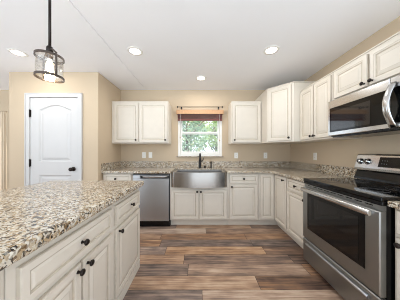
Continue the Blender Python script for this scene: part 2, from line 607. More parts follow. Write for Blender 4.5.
sl = struct(B((WX0 - 0.03, YB - 0.035, WZ0 - 0.021), (WX1 + 0.03, YB + 0.012, WZ0 - 0.001), M_GRANITE).build('window_sill', w1, bevel=0.004))
sl['label'] = 'speckled granite window sill'

# ------------------------------------------------------------------ cabinets
T = 0.02
def door_prof(fr=0.046, t=T):
    return [(0, 0.001, M_EDGE), (0, t - 0.004, M_EDGE), (0.004, t, M_EDGE), (fr - 0.013, t, M_CAB), (fr - 0.011, t - 0.002, M_EDGE), (fr - 0.004, t - 0.003, M_CAB), (fr, t - 0.004, M_CAB), (fr + 0.004, t - 0.007, M_GLAZE),
            (fr + 0.011, t - 0.007, M_GLAZE), (fr + 0.016, t - 0.006, M_CAB), (fr + 0.034, t - 0.0015, M_CAB), (fr + 0.037, t - 0.0012, M_EDGE), (fr + 0.04, t - 0.0012, M_CAB)]
def drawer_prof(t=T):
    return [(0, 0.001, M_EDGE), (0, t - 0.004, M_EDGE), (0.004, t, M_EDGE), (0.03, t, M_CAB), (0.034, t - 0.006, M_GLAZE),
            (0.039, t - 0.006, M_GLAZE), (0.05, t - 0.0015, M_CAB), (0.053, t - 0.0015, M_CAB)]
KPROF = [(0, 0), (0.009, 0), (0.007, 0.004), (0.006, 0.014), (0.011, 0.018), (0.0165, 0.023), (0.0165, 0.028), (0.012, 0.033), (0, 0.035)]
def knob(F, u, v, parent, w=T):
    return MB().lathe(KPROF, lambda a, b, c: F(u + a, v + b, w + c + 0.0005), M_BRONZE, 14).build('knob', parent)
def door(F, u0, v0, u1, v1, parent, ku=None, kv=None, name='door', fr=0.046):
    d = MB().panel(F, u0, v0, u1, v1, door_prof(fr) if name == 'door' else drawer_prof()).build(name, parent)
    if ku is not None: knob(F, ku, kv, d)
    return d

def upper(name, F, loc, width, z0, z1, depth, label, group=None):
    t = thing(name, loc, label, 'cabinet', group)
    mb = MB()
    mb.box((0.0015, z0, -depth), (width - 0.0015, z1 - 0.012, 0), M_CAB, F)
    mb.box((0.0015, z1 - 0.012, -depth), (width - 0.0015, z1, 0.008), M_CAB, F)       # top moulding lip
    mb.build('body', t, bevel=0.002)
    return t

DU = 0.33                                   # wall cabinet depth
ZU0, ZU1 = 1.375, 2.135
YF = YB - 0.002 - DU                        # their face-frame plane on the back wall
# pair left of the window
x0, x1 = XL + 0.002, -0.552
F = frame_back(x0, YF)
t = upper('wall_cabinet', F, (x0, YF, ZU0), x1 - x0, ZU0, ZU1, DU, 'two-door cream wall cabinet left of the kitchen window, beside the pantry wall', 'cream wall cabinets')
w = x1 - x0
door(F, 0.045, ZU0 + 0.02, 0.48, ZU1 - 0.035, t, 0.445, ZU0 + 0.06)
door(F, 0.50, ZU0 + 0.02, w - 0.02, ZU1 - 0.035, t, w - 0.05, ZU0 + 0.06)
# single right of the window
x0, x1 = 0.585, 1.128
F = frame_back(x0, YF)
t = upper('wall_cabinet', F, (x0, YF, ZU0), x1 - x0, ZU0, ZU1, DU, 'single-door cream wall cabinet between the window and the taller corner cabinet', 'cream wall cabinets')
door(F, 0.02, ZU0 + 0.02, 0.52, ZU1 - 0.035, t, 0.05, ZU0 + 0.06)
# tall diagonal corner cabinet
A1, A2 = Vector((1.13, 2.685)), Vector((1.405, 2.402))
ZT = 2.265
t = thing('corner_wall_cabinet', (1.5, 2.9, ZU0), 'taller cream corner wall cabinet with a diagonal door, rising above its neighbours', 'cabinet', 'cream wall cabinets')
pl = [(A1.x, YB - 0.002), (A1.x, A1.y), (A2.x, A2.y), (XR - 0.002, A2.y), (XR - 0.002, YB - 0.002)]
mb = MB().prism(pl, ZU0, ZT - 0.014, M_CAB)
pl2 = [(A1.x - 0.0, YB - 0.002), (A1.x - 0.006, A1.y - 0.004), (A2.x - 0.004, A2.y - 0.008), (XR - 0.002, A2.y - 0.008), (XR - 0.002, YB - 0.002)]
mb.prism(pl2, ZT - 0.014, ZT, M_CAB)
mb.build('body', t, bevel=0.002)
dv = (A2 - A1); dl = dv.length; dv.normalize()
nv = Vector((dv.y, -dv.x))
if nv.y > 0: nv = -nv
Fd = lambda u, v, w: Vector((A1.x + dv.x * u + nv.x * w, A1.y + dv.y * u + nv.y * w, v))
door(Fd, 0.022, ZU0 + 0.02, dl - 0.03, ZT - 0.035, t, dl - 0.058, ZU0 + 0.06)
# pair on the right wall
XU = XR - 0.002 - DU
y0, y1 = 2.40, 1.822
F = frame_right(XU, y0)
t = upper('wall_cabinet', F, (XU, y0, ZU0), y0 - y1, ZU0, 2.125, DU, 'two-door cream wall cabinet on the right wall between corner cabinet and microwave', 'cream wall cabinets')
w = y0 - y1
door(F, 0.014, ZU0 + 0.02, w / 2 - 0.006, 2.09, t, w / 2 - 0.03, ZU0 + 0.055, fr=0.046)
door(F, w / 2 + 0.006, ZU0 + 0.02, w - 0.014, 2.09, t, w / 2 + 0.03, ZU0 + 0.055, fr=0.046)
# pair above the microwave
y0, y1 = 1.82, 1.03
ZM = 1.785
F = frame_right(XU, y0)
t = upper('wall_cabinet', F, (XU, y0, ZM), y0 - y1, ZM, 2.125, DU, 'short two-door cream wall cabinet directly above the microwave', 'cream wall cabinets')
w = y0 - y1
door(F, 0.03, ZM + 0.02, w / 2 - 0.01, 2.09, t, w / 2 - 0.035, ZM + 0.05, fr=0.046)
door(F, w / 2 + 0.01, ZM + 0.02, w - 0.03, 2.09, t, w / 2 + 0.035, ZM + 0.05, fr=0.046)

# base cabinets -----------------------------------------------------
ZB = 0.874
YBF = 2.646          # face-frame plane of the back run
XBF = 1.24           # face-frame plane of the right run
GB = 'cream base cabinets'
def base(name, F, loc, width, depth, label, group=GB, z1=ZB, toe=0.07):
    t = thing(name, loc, label, 'cabinet', group)
    mb = MB()
    mb.box((0.0015, 0.105, -depth), (width - 0.0015, z1, 0), M_CAB, F)
    mb.build('body', t, bevel=0.002)
    B((0.0015, 0.0, -depth), (width - 0.0015, 0.104, -toe), M_CAB, F).build('toe_kick', t)
    return t
DB = YB - 0.003 - YBF
# left end
x0, x1 = XL + 0.003, -1.083
F = frame_back(x0, YBF); w = x1 - x0
t = base('base_cabinet', F, (x0, YBF, 0), w, DB, 'cream base cabinet left of the dishwasher, at the pantry end of the counter')
door(F, 0.03, 0.715, w - 0.02, 0.86, t, w / 2 - 0.02, 0.787, 'drawer')
door(F, 0.03, 0.13, w - 0.02, 0.69, t, w - 0.05, 0.65)
# sink base: open above the apron
x0, x1 = -0.472, 0.472
F = frame_back(x0, YBF); w = x1 - x0
t = thing('sink_base_cabinet', (x0, YBF, 0), 'wide two-door cream base cabinet under the farmhouse sink', 'cabinet', GB)
mb = MB()
mb.box((0.0015, 0.105, -DB), (0.02, ZB, 0), M_CAB, F).box((w - 0.02, 0.105, -DB), (w - 0.0015, ZB, 0), M_CAB, F)
mb.box((0.02, 0.105, -DB), (w - 0.02, ZB, -DB + 0.012), M_SHELL, F).box((0.02, 0.105, -DB + 0.012), (w - 0.02, 0.125, -0.02), M_SHELL, F)
mb.box((0.02, 0.105, -0.02), (w - 0.02, 0.648, 0), M_CAB, F)
mb.build('body', t, bevel=0.0015)
B((0.0015, 0.0, -DB), (w - 0.0015, 0.104, -0.07), M_CAB, F).build('toe_kick', t)
door(F, 0.02, 0.125, w / 2 - 0.006, 0.605, t, w / 2 - 0.03, 0.578)
door(F, w / 2 + 0.006, 0.125, w - 0.02, 0.605, t, w / 2 + 0.03, 0.578)
# drawer base right of the sink
x0, x1 = 0.474, 0.972
F = frame_back(x0, YBF); w = x1 - x0
t = base('base_cabinet', F, (x0, YBF, 0), w, DB, 'cream base cabinet with one drawer and one door right of the sink')
door(F, 0.025, 0.715, w - 0.025, 0.86, t, w / 2, 0.787, 'drawer')
door(F, 0.025, 0.13, w - 0.025, 0.69, t, 0.055, 0.66)
# corner unit with two doors meeting at right angles
t = thing('corner_base_cabinet', (1.5, 2.9, 0), 'cream corner base cabinet with two narrow full-height doors meeting in the inside corner', 'cabinet', GB)
YC = 2.262
pl = [(0.974, YB - 0.003), (0.974, YBF), (XBF, YBF), (XBF, YC), (XR - 0.003, YC), (XR - 0.003, YB - 0.003)]
MB().prism(pl, 0.105, ZB, M_CAB).build('body', t, bevel=0.002)
pl = [(0.974, YB - 0.003), (0.974, YBF + 0.07), (XBF + 0.07, YBF + 0.07), (XBF + 0.07, YC), (XR - 0.003, YC), (XR - 0.003, YB - 0.003)]
MB().prism(pl, 0, 0.104, M_CAB).build('toe_kick', t)
F = frame_back(0.974, YBF)
door(F, 0.02, 0.13, XBF - 0.974 - 0.023, 0.86, t, fr=0.045)
F = frame_right(XBF, YBF)
door(F, 0.026, 0.13, YBF - YC - 0.012, 0.86, t, 0.31, 0.812, fr=0.045)
# drawer base between corner and range
y0, y1 = 2.26, 1.815
F = frame_right(XBF, y0); w = y0 - y1
t = base('base_cabinet', F, (XBF, y0, 0), w, XR - 0.003 - XBF, 'cream base cabinet with drawer and door left of the range')
door(F, 0.014, 0.715, w - 0.02, 0.86, t, w / 2, 0.787, 'drawer')
door(F, 0.014, 0.13, w - 0.02, 0.69, t, w - 0.045, 0.662)
# right of the range
y0, y1 = 1.027, 0.42
F = frame_right(XBF, y0); w = y0 - y1
t = base('base_cabinet', F, (XBF, y0, 0), w, XR - 0.003 - XBF, 'cream base cabinet right of the range, cut by the edge of the view')
door(F, 0.022, 0.715, w - 0.02, 0.86, t, w / 2, 0.787, 'drawer')
door(F, 0.022, 0.13, w - 0.02, 0.69, t, 0.05, 0.655)

# island ------------------------------------------------------------
XI = -0.64
GI = 'cream island cabinets'
ZI = 0.857
def island(y0, y1, label):
    F = frame_island(XI, y0); w = y1 - y0
    t = thing('island_cabinet', (XI, y0, 0), label, 'cabinet', GI)
    mb = MB()
    mb.box((0.001, 0.0, -0.60), (w - 0.001, ZI, 0), M_CAB, F)
    mb.box((0.001, 0.0, 0), (w - 0.001, 0.085, 0.012), M_CAB, F)
    mb.build('body', t, bevel=0.002)
    return F, t, w
F, t, w = island(1.195, 1.725, 'far island cabinet with one drawer over one door, end facing the dishwasher')
door(F, 0.028, 0.665, w - 0.025, 0.815, t, w / 2 + 0.02, 0.742, 'drawer')
door(F, 0.028, 0.11, w - 0.025, 0.635, t, 0.066, 0.605)
F, t, w = island(0.535, 1.193, 'near island cabinet with a wide drawer over two doors')
door(F, 0.03, 0.665, w - 0.03, 0.815, t, w / 2 - 0.005, 0.742, 'drawer')
door(F, 0.03, 0.11, w / 2 - 0.006, 0.635, t, w / 2 - 0.036, 0.605)
door(F, w / 2 + 0.006, 0.11, w - 0.03, 0.635, t, w / 2 + 0.036, 0.605)
F, t, w = island(0.05, 0.533, 'island cabinet nearest the camera, only its edge in view')
door(F, 0.03, 0.665, w - 0.03, 0.815, t, w / 2, 0.742, 'drawer')
door(F, 0.03, 0.11, w - 0.03, 0.635, t, w - 0.066, 0.605)

it = tag(MB().box((-1.6, -0.05, 0.8585), (-0.592, 1.76, 0.912), M_GRANITE).build('island_countertop', bevel=0.013, seg=3),
         'broad speckled granite countertop of the kitchen island under the pendant lamp', 'countertop')

# main counter ------------------------------------------------------
ZT0, ZT1 = 0.8755, 0.912
SX0, SX1, SY1 = -0.448, 0.452, 3.03
fe, xe = 2.598, 1.192
out = [(XL + 0.002, fe), (SX0, fe), (SX0, SY1), (SX1, SY1), (SX1, fe), (xe - 0.07, fe)]
for k in range(1, 6):
    a = PI / 2 * k / 6
    out.append((xe - 0.07 + 0.07 * math.sin(a), fe - 0.07 + 0.07 * math.cos(a)))
out += [(xe, fe - 0.07), (xe, 1.815), (XR - 0.002, 1.815), (XR - 0.002, YB - 0.002), (XL + 0.002, YB - 0.002)]
ct = MB().prism(out, ZT0, ZT1, M_GRANITE).build('countertop', bevel=0.007, seg=3)
tag(ct, 'L-shaped speckled granite countertop round the sink and corner, with low backsplash', 'countertop')
BS = ZT1 + 0.122
B((XL + 0.024, YB - 0.022, ZT1), (XR - 0.024, YB - 0.002, BS), M_GRANITE).build('backsplash', ct, bevel=0.002)
B((XL + 0.002, fe + 0.01, ZT1), (XL + 0.023, YB - 0.002, BS), M_GRANITE).build('backsplash', ct, bevel=0.002)
B((XR - 0.023, 1.825, ZT1), (XR - 0.002, YB - 0.002, BS), M_GRANITE).build('backsplash', ct, bevel=0.002)
c2 = MB().box((xe, 0.40, ZT0), (XR - 0.002, 1.028, ZT1), M_GRANITE).build('countertop', bevel=0.007, seg=3)
tag(c2, 'short piece of speckled granite countertop right of the range', 'countertop')
B((XR - 0.023, 0.41, ZT1), (XR - 0.002, 1.02, BS), M_GRANITE).build('backsplash', c2, bevel=0.002)

# ------------------------------------------------------------------ farmhouse sink
def sink():
    t = thing('farmhouse_sink', (0, 2.8, 0.65), 'stainless steel farmhouse sink with a bowed apron front under the window', 'sink')
    x0, x1, y1 = SX0 + 0.004, SX1 - 0.004, SY1 - 0.004
    hw, cx = (x1 - x0) / 2, (x0 + x1) / 2
    z0, z1 = 0.653, 0.894
    n = 24
    def loop(ins, bow, yf):
        pts = []
        for k in range(n + 1):
            x = x0 + ins + (x1 - x0 - 2 * ins) * k / n
            q = (x - cx) / hw
            pts.append((x, yf + ins - bow * (1 - q * q)))
        return pts + [(x1 - ins, y1 - ins), (x0 + ins, y1 - ins)]
    yf = 2.612
    O = loop(0, 0.062, yf)
    I = [(cx + (x - cx) * 0.91, y) for x, y in loop(0.03, 0.058, yf)]
    mb = MB()
    c = len(O)
    ob = mb.add([(x, y, z0) for x, y in O]); ot = mb.add([(x, y, z1) for x, y in O])
    ot2 = mb.add([(x, y, z1) for x, y in O]); itq = mb.add([(x, y, z1) for x, y in I])
    itp = mb.add([(x, y, z1) for x, y in I]); ib = mb.add([(x * 0.96, y + (2.8 - y) * 0.06, z0 + 0.03) for x, y in I])
    m = M_STEEL_SINK
    for k in range(c):
        k2 = (k + 1) % c
        sm = k < n
        mb.face([ob + k, ob + k2, ot + k2, ot + k], m, sm)
        mb.face([ot2 + k, ot2 + k2, itq + k2, itq + k], m)
        mb.face([itp + k, itp + k2, ib + k2, ib + k], m, sm)
    o3 = mb.add([(x, y, z0) for x, y in O]); i3 = mb.add([(x * 0.96, y + (2.8 - y) * 0.06, z0 + 0.03) for x, y in I])
    mb.face([o3 + k for k in range(c)][::-1], m)
    mb.face([i3 + k for k in range(c)], m)
    mb.build('basin', t)
    MB().lathe([(0, 0.001), (0.045, 0.001), (0.05, 0.004), (0.02, 0.006), (0, 0.003)], lambda a, b, c: (a, 2.85 + b, z0 + 0.03 + c), M_STEEL_BR, 20).build('drain', t)
sink()
# faucet on the counter behind the sink
t = thing('faucet', (0.02, 3.10, ZT1), 'tall black kitchen faucet with pull-down head behind the sink', 'faucet')
fx, fy = 0.02, 3.10
MB().lathe([(0, 0), (0.03, 0), (0.03, 0.008), (0.027, 0.014), (0.026, 0.10), (0.024, 0.16), (0, 0.16)], lambda a, b, c: (fx + a, fy + b, ZT1 + 0.0015 + c), M_BLACK, 16).build('base', t)
pts = [(fx, fy, ZT1 + 0.16), (fx, fy, ZT1 + 0.21), (fx, fy - 0.015, ZT1 + 0.245), (fx, fy - 0.05, ZT1 + 0.268), (fx, fy - 0.10, ZT1 + 0.27), (fx, fy - 0.145, ZT1 + 0.25), (fx, fy - 0.17, ZT1 + 0.215)]
MB().tube(pts, 0.018, M_BLACK, 12).build('spout', t)
MB().tube([(fx, fy - 0.17, ZT1 + 0.215), (fx, fy - 0.178, ZT1 + 0.18), (fx, fy - 0.186, ZT1 + 0.13)], [0.019, 0.025, 0.028], M_BLACK, 14).build('spray_head', t)
MB().tube([(fx + 0.018, fy, ZT1 + 0.13), (fx + 0.05, fy, ZT1 + 0.14), (fx + 0.075, fy - 0.005, ZT1 + 0.20)], [0.011, 0.01, 0.007], M_BLACK, 10).build('lever', t)
# side sprayer and dispenser
t = thing('soap_dispenser', (0.232, 3.11, ZT1), 'slim black soap dispenser on the granite right of the faucet', 'soap dispenser')
MB().lathe([(0, 0), (0.021, 0), (0.021, 0.006), (0.013, 0.012), (0.012, 0.09), (0.015, 0.10), (0.015, 0.115), (0, 0.118)], lambda a, b, c: (0.232 + a, 3.11 + b, ZT1 + 0.0015 + c), M_BLACK, 14).build('pump', t)
MB().tube([(0.232, 3.11, ZT1 + 0.112), (0.232, 3.08, ZT1 + 0.122), (0.232, 3.045, ZT1 + 0.112)], [0.009, 0.008, 0.006], M_BLACK, 10).build('nozzle', t)
tag(MB().lathe([(0, 0), (0.022, 0), (0.022, 0.006), (0.018, 0.012), (0.02, 0.035), (0.014, 0.046), (0, 0.048)], lambda a, b, c: (0.112 + a, 3.11 + b, ZT1 + 0.0015 + c), M_BRONZE, 14).build('air_gap_cap'),
    'small dark dome cap on the granite between faucet and soap dispenser', 'cap')

# ------------------------------------------------------------------ dishwasher
t = thing('dishwasher', (-0.777, 2.65, 0), 'stainless steel dishwasher between the left base cabinet and the sink', 'dishwasher')
dx0, dx1 = -1.078, -0.476
B((dx0, 2.66, 0.004), (dx1, YB - 0.02, 0.87), M_DKPLASTIC).build('body', t)
B((dx0 + 0.004, 2.648, 0.004), (dx1 - 0.004, 2.659, 0.1), M_BLKENAMEL).build('toe_panel', t)
dd = MB().box((dx0 + 0.012, 2.612, 0.105), (dx1 - 0.012, 2.659, 0.79), M_STEEL_DW)
dd.box((dx0 + 0.012, 2.64, 0.79), (dx1 - 0.012, 2.659, 0.845), M_DKPLASTIC).box((dx0 + 0.012, 2.612, 0.84), (dx1 - 0.012, 2.64, 0.852), M_STEEL_DW)
dd.box((dx0 + 0.012, 2.612, 0.79), (dx0 + 0.13, 2.64, 0.84), M_STEEL_DW)
dp = dd.build('door', t, bevel=0.003)
MB().tube([(dx0 + 0.15, 2.625, 0.825), (dx0 + 0.2, 2.608, 0.818), (dx1 - 0.1, 2.608, 0.818), (dx1 - 0.03, 2.625, 0.825)], 0.012, M_STEEL_BR, 10).build('handle', dp)
B((dx0 + 0.012, 2.63, 0.852), (dx1 - 0.012, 2.659, 0.868), M_BLKENAMEL).build('control_strip', t)

# ------------------------------------------------------------------ range
RY0, RY1 = 1.811, 1.033           # far and near side
F = frame_right(1.20, RY0)        # w = 0 at the body front
RW = RY0 - RY1
t = thing('range', (1.5, (RY0 + RY1) / 2, 0), 'freestanding stainless steel electric range with black glass top on the right', 'range')
B((0.003, 0.03, -0.62), (RW - 0.003, 0.9, 0), M_BLKENAMEL, F).build('body', t, bevel=0.003)
for u in (0.05, RW - 0.05):
    for w in (-0.05, -0.55):
        MB().lathe([(0, 0.0), (0.018, 0.0), (0.018, 0.03), (0, 0.03)], lambda a, b, c, u=u, w=w: F(u + a, c, w + b), M_DKPLASTIC, 10).build('foot', t)
ck = MB().box((0, 0.9005, -0.52), (RW, 0.93, 0.035), M_BLKGLASS, F).box((0, 0.872, 0.0005), (RW, 0.9005, 0.03), M_BLKENAMEL, F).build('cooktop', t, bevel=0.006, seg=3)
for u, w, r in ((0.2, -0.14, 0.115), (0.2, -0.39, 0.08), (0.57, -0.14, 0.085), (0.57, -0.39, 0.11)):
    mb = MB()
    for rr in (r, r * 0.6):
        mb.lathe([(rr - 0.004, 0.0), (rr - 0.004, 0.0006), (rr, 0.0006), (rr, 0.0)], lambda a, b, c, u=u, w=w: F(u + a, 0.9302 + c, w + b), M_RING, 40, False)
    mb.build('burner_ring', ck)
# front trim band with vent slots under the cooktop
vt = MB().box((0.004, 0.838, 0.0005), (RW - 0.004, 0.871, 0.022), M_STEEL_H, F)
for k in range(9):
    u = 0.06 + k * 0.075
    vt.box((u, 0.856, 0.0221), (u + 0.055, 0.863, 0.0228), M_BLKENAMEL, F)
vt.build('vent_trim', t)
# oven door
od = MB().panel(F, 0.004, 0.287, RW - 0.004, 0.835, [(0, 0.001, M_STEEL_H), (0, 0.036, M_STEEL_H), (0.006, 0.042, M_STEEL_H)]).build('oven_door', t)
B((0.083, 0.405, 0.0425), (RW - 0.096, 0.782, 0.0445), M_BLKENAMEL, F).build('window_border', od)
B((0.115, 0.432, 0.0448), (RW - 0.14, 0.755, 0.0458), M_OVENGLASS, F).build('window', od)
hp = MB()
hp.tube([F(0.04, 0.818, 0.08), F(RW - 0.03, 0.818, 0.08)], 0.021, M_STEEL_BR, 14, 0.62)
for u in (0.075, RW - 0.065):
    hp.box((u - 0.016, 0.802, 0.0405), (u + 0.016, 0.83, 0.075), M_STEEL_BR, F)
hp.build('handle', od, bevel=0.002)
# storage drawer
sd = MB().panel(F, 0.004, 0.04, RW - 0.004, 0.275, [(0, 0.001, M_STEEL_H), (0, 0.034, M_STEEL_H), (0.006, 0.04, M_STEEL_H)]).build('storage_drawer', t)
MB().tube([F(0.07, 0.232, 0.047), F(0.12, 0.232, 0.05), F(RW - 0.12, 0.232, 0.05), F(RW - 0.07, 0.232, 0.047)], 0.012, M_STEEL_DW, 10).build('pull', sd)
# backguard
def guard():
    mb = MB()
    # side profile (w, v): black sloped foot, then the steel control head
    prof = [(-0.53, 0.931), (-0.535, 0.955), (-0.565, 1.03), (-0.615, 1.03), (-0.615, 0.931)]
    a = mb.add([F(0.002, v, w) for w, v in prof]); b = mb.add([F(RW - 0.002, v, w) for w, v in prof])
    n = len(prof)
    for k in range(n):
        k2 = (k + 1) % n
        mb.face([a + k, a + k2, b + k2, b + k], M_BLKENAMEL)
    mb.face([a + k for k in range(n)], M_BLKENAMEL); mb.face([b + k for k in range(n)], M_BLKENAMEL)
    o = mb.build('backguard', t, bevel=0.002)
    mb = MB()
    prof = [(-0.535, 1.031), (-0.535, 1.055), (-0.57, 1.185), (-0.582, 1.198), (-0.615, 1.198), (-0.615, 1.031)]
    a = mb.add([F(0.0, v, w) for w, v in prof]); b = mb.add([F(RW, v, w) for w, v in prof])
    n = len(prof)
    for k in range(n):
        k2 = (k + 1) % n
        mb.face([a + k, a + k2, b + k2, b + k], M_STEEL_BR)
    mb.face([a + k for k in range(n)], M_STEEL_BR); mb.face([b + k for k in range(n)], M_STEEL_BR)
    p = mb.build('control_panel', t, bevel=0.003)
    # local frame on the sloping face
    s0, s1 = Vector((-0.535, 1.055)), Vector((-0.57, 1.185))
    d = (s1 - s0).normalized(); nn = Vector((d.y, -d.x))
    G = lambda u, v, w: F(u, s0.y + d.y * v + nn.y * w, s0.x + d.x * v + nn.x * w)
    mb = MB().box((0.235, 0.02, 0.0006), (0.545, 0.118, 0.003), M_BLKENAMEL, G)
    for k in range(6):
        mb.box((0.26 + 0.02 * (k % 3), 0.05 + 0.03 * (k // 3), 0.0031), (0.268 + 0.02 * (k % 3), 0.055 + 0.03 * (k // 3), 0.0035), M_DISP, G)
        mb.box((0.46 + 0.02 * (k % 3), 0.05 + 0.03 * (k // 3), 0.0031), (0.468 + 0.02 * (k % 3), 0.055 + 0.03 * (k // 3), 0.0035), M_DISP, G)
    mb.build('display', p)
    for u in (0.055, 0.13, 0.63, 0.70):
        kb = MB().lathe([(0, 0.0006), (0.03, 0.0006), (0.03, 0.006), (0.024, 0.008), (0.021, 0.026), (0.018, 0.03), (0, 0.03)], lambda a, b, c, u=u: G(u + a, 0.068 + b, c), M_STEEL_BR, 20)
        kb.lathe([(0.0303, 0.0006), (0.032, 0.0006), (0.032, 0.002), (0.0303, 0.002)], lambda a, b, c, u=u: G(u + a, 0.068 + b, c), M_BLACK, 20)
        kb.box((u - 0.004, 0.05, 0.0302), (u + 0.004, 0.088, 0.034), M_BLACK, G)
        kb.build('knob', p)
guard()

# ------------------------------------------------------------------ microwave
F = frame_right(1.475, RY0)
t = thing('microwave', (1.6, (RY0 + RY1) / 2, 1.385), 'stainless steel over-the-range microwave with black glass door, above the range', 'microwave')
MZ0, MZ1 = 1.385, 1.78
B((0.003, MZ0 + 0.004, -0.362), (RW - 0.003, MZ1, 0), M_DKPLASTIC, F).build('body', t, bevel=0.003)
DWd = 0.585
md = MB().panel(F, 0.002, MZ0 + 0.012, DWd, MZ1 - 0.002, [(0, 0.001, M_STEEL_BR), (0, 0.03, M_STEEL_BR), (0.005, 0.035, M_STEEL_BR)]).build('door', t)
B((0.028, MZ0 + 0.05, 0.0353), (DWd - 0.002, MZ1 - 0.085, 0.037), M_BLKGLASS, F).build('glass_panel', md)
B((0.05, MZ0 + 0.07, 0.0372), (0.45, MZ1 - 0.125, 0.038), M_MICROGLASS, F).build('window', md)
hp = MB()
hn = 12
path = []
for k in range(hn + 1):
    q = k / hn
    path.append(F(DWd + 0.03, MZ0 + 0.02 + (MZ1 - MZ0 - 0.07) * q, 0.042 + 0.055 * math.sin(PI * q)))
hp.tube(path, 0.011, M_STEEL_BR, 14, 2.2)
hp.build('handle', t)
cp = MB().panel(F, DWd + 0.003, MZ0 + 0.012, RW - 0.002, MZ1 - 0.002, [(0, 0.001, M_STEEL_BR), (0, 0.03, M_STEEL_BR), (0.005, 0.035, M_STEEL_BR)]).build('control_panel', t)
B((DWd + 0.01, MZ0 + 0.05, 0.0353), (RW - 0.02, MZ1 - 0.085, 0.037), M_BLKGLASS, F).build('keypad', cp)
vb = MB().box((0.01, MZ0 - 0.006, -0.3), (RW - 0.01, MZ0 + 0.0035, -0.01), M_BLKENAMEL, F)
vb.build('vent_grille', t)

# ------------------------------------------------------------------ blind and rod at the window
t = thing('window_blind', (0.02, YB, 2.0), 'dark reddish wood slat blind with pale wood valance, raised at the window', 'blind')
bx0, bx1 = WX0 - 0.02, WX1 + 0.02
MB().box((bx0, YB - 0.075, 1.968), (bx1, YB - 0.06, 2.052), M_WOOD_LT).box((bx0, YB - 0.06, 1.968), (bx0 + 0.014, YB - 0.002, 2.052), M_WOOD_LT) \
    .box((bx1 - 0.014, YB - 0.06, 1.968), (bx1, YB - 0.002, 2.052), M_WOOD_LT).build('valance', t, bevel=0.004)
B((bx0 + 0.03, YB - 0.055, 1.985), (bx1 - 0.03, YB - 0.004, 2.035), M_BLIND).build('head_rail', t)
sm = MB()
for k in range(9):
    z = 1.98 - k * 0.0135
    sm.box((bx0 + 0.022, YB - 0.056, z - 0.004), (bx1 - 0.022, YB - 0.008, z), M_BLIND)
sm.build('slats', t)
B((bx0 + 0.022, YB - 0.056, 1.842), (bx1 - 0.022, YB - 0.008, 1.866), M_BLIND).build('bottom_rail', t, bevel=0.003)
for x in (bx0 + 0.13, (bx0 + bx1) / 2, bx1 - 0.13):
    B((x - 0.004, YB - 0.0585, 1.862), (x + 0.004, YB - 0.0565, 1.99), M_BLIND).build('ladder_tape', t)
for x, z in ((bx0 + 0.075, 1.52), (bx1 - 0.075, 1.46)):
    c = MB().tube([(x, YB - 0.064 + 0.004, 1.99), (x, YB - 0.06 - 0.004, z)], 0.0022, M_PLASTIC, 6)
    c.lathe([(0, 0), (0.008, 0.004), (0.006, 0.03), (0, 0.034)], lambda a, b, cc, x=x, z=z: (x + a, YB - 0.064 + b, z - 0.03 + cc), M_WOOD_LT, 8)
    c.build('cord', t)
t = thing('curtain_rod', (0.02, YB, 2.14), 'thin black curtain rod with round finials above the window blind', 'curtain rod')
MB().tube([(bx0 + 0.045, YB - 0.09, 2.10), (bx1 - 0.045, YB - 0.09, 2.10)], 0.007, M_BLACK, 10).build('rod', t)
for sx in (-1, 1):
    x = bx0 + 0.045 if sx < 0 else bx1 - 0.045
    MB().lathe([(0, 0), (0.01, 0.002), (0.016, 0.012), (0.016, 0.022), (0.009, 0.032), (0, 0.034)], lambda a, b, c, x=x, sx=sx: (x + sx * c, YB - 0.09 + a, 2.10 + b), M_BLACK, 12).build('finial', t)
    xb = x - sx * 0.05
    MB().box((xb - 0.012, YB - 0.006, 2.075), (xb + 0.012, YB - 0.001, 2.125), M_BLACK).tube([(xb, YB - 0.005, 2.092), (xb, YB - 0.09, 2.09)], 0.006, M_BLACK, 8).build('bracket', t)

# ------------------------------------------------------------------ outlets
def outlet(F, label, switch=False):
    t = thing('wall_switch' if switch else 'power_outlet', F(0, 0, 0), label, 'switch' if switch else 'outlet', 'white wall plates')
    MB().panel(F, -0.036, -0.058, 0.036, 0.058, [(0, 0.0005, M_PLASTIC), (0, 0.004, M_PLASTIC), (0.003, 0.006, M_PLASTIC)]).build('cover_plate', t)
    if switch:
        B((-0.016, -0.032, 0.0062), (0.016, 0.032, 0.0085), M_PLASTIC, F).build('rocker', t)
        return
    for v in (-0.022, 0.022):
        mb = MB().box((-0.016, v - 0.014, 0.0062), (0.016, v + 0.014, 0.0075), M_PLASTIC, F)
        for u in (-0.006, 0.006):
            mb.box((u - 0.0012, v - 0.004, 0.0076), (u + 0.0012, v + 0.006, 0.0079), M_SLOT, F)
        mb.build('socket', t)
def fb(x, z):
    return lambda u, v, w: Vector((x + u, YB - w, z + v))
outlet(fb(-1.105, 1.158), 'left one of two white wall plates side by side above the dishwasher')
outlet(fb(-0.975, 1.158), 'right one of two white wall plates side by side above the dishwasher', True)
outlet(fb(0.745, 1.15), 'white wall plate above the backsplash just right of the sink')
outlet(fb(1.335, 1.15), 'white wall plate on the back wall under the corner wall cabinet')
outlet(lambda u, v, w: Vector((XR - w, 2.565 - u, 1.15 + v)), 'white wall plate on the right wall left of the range')

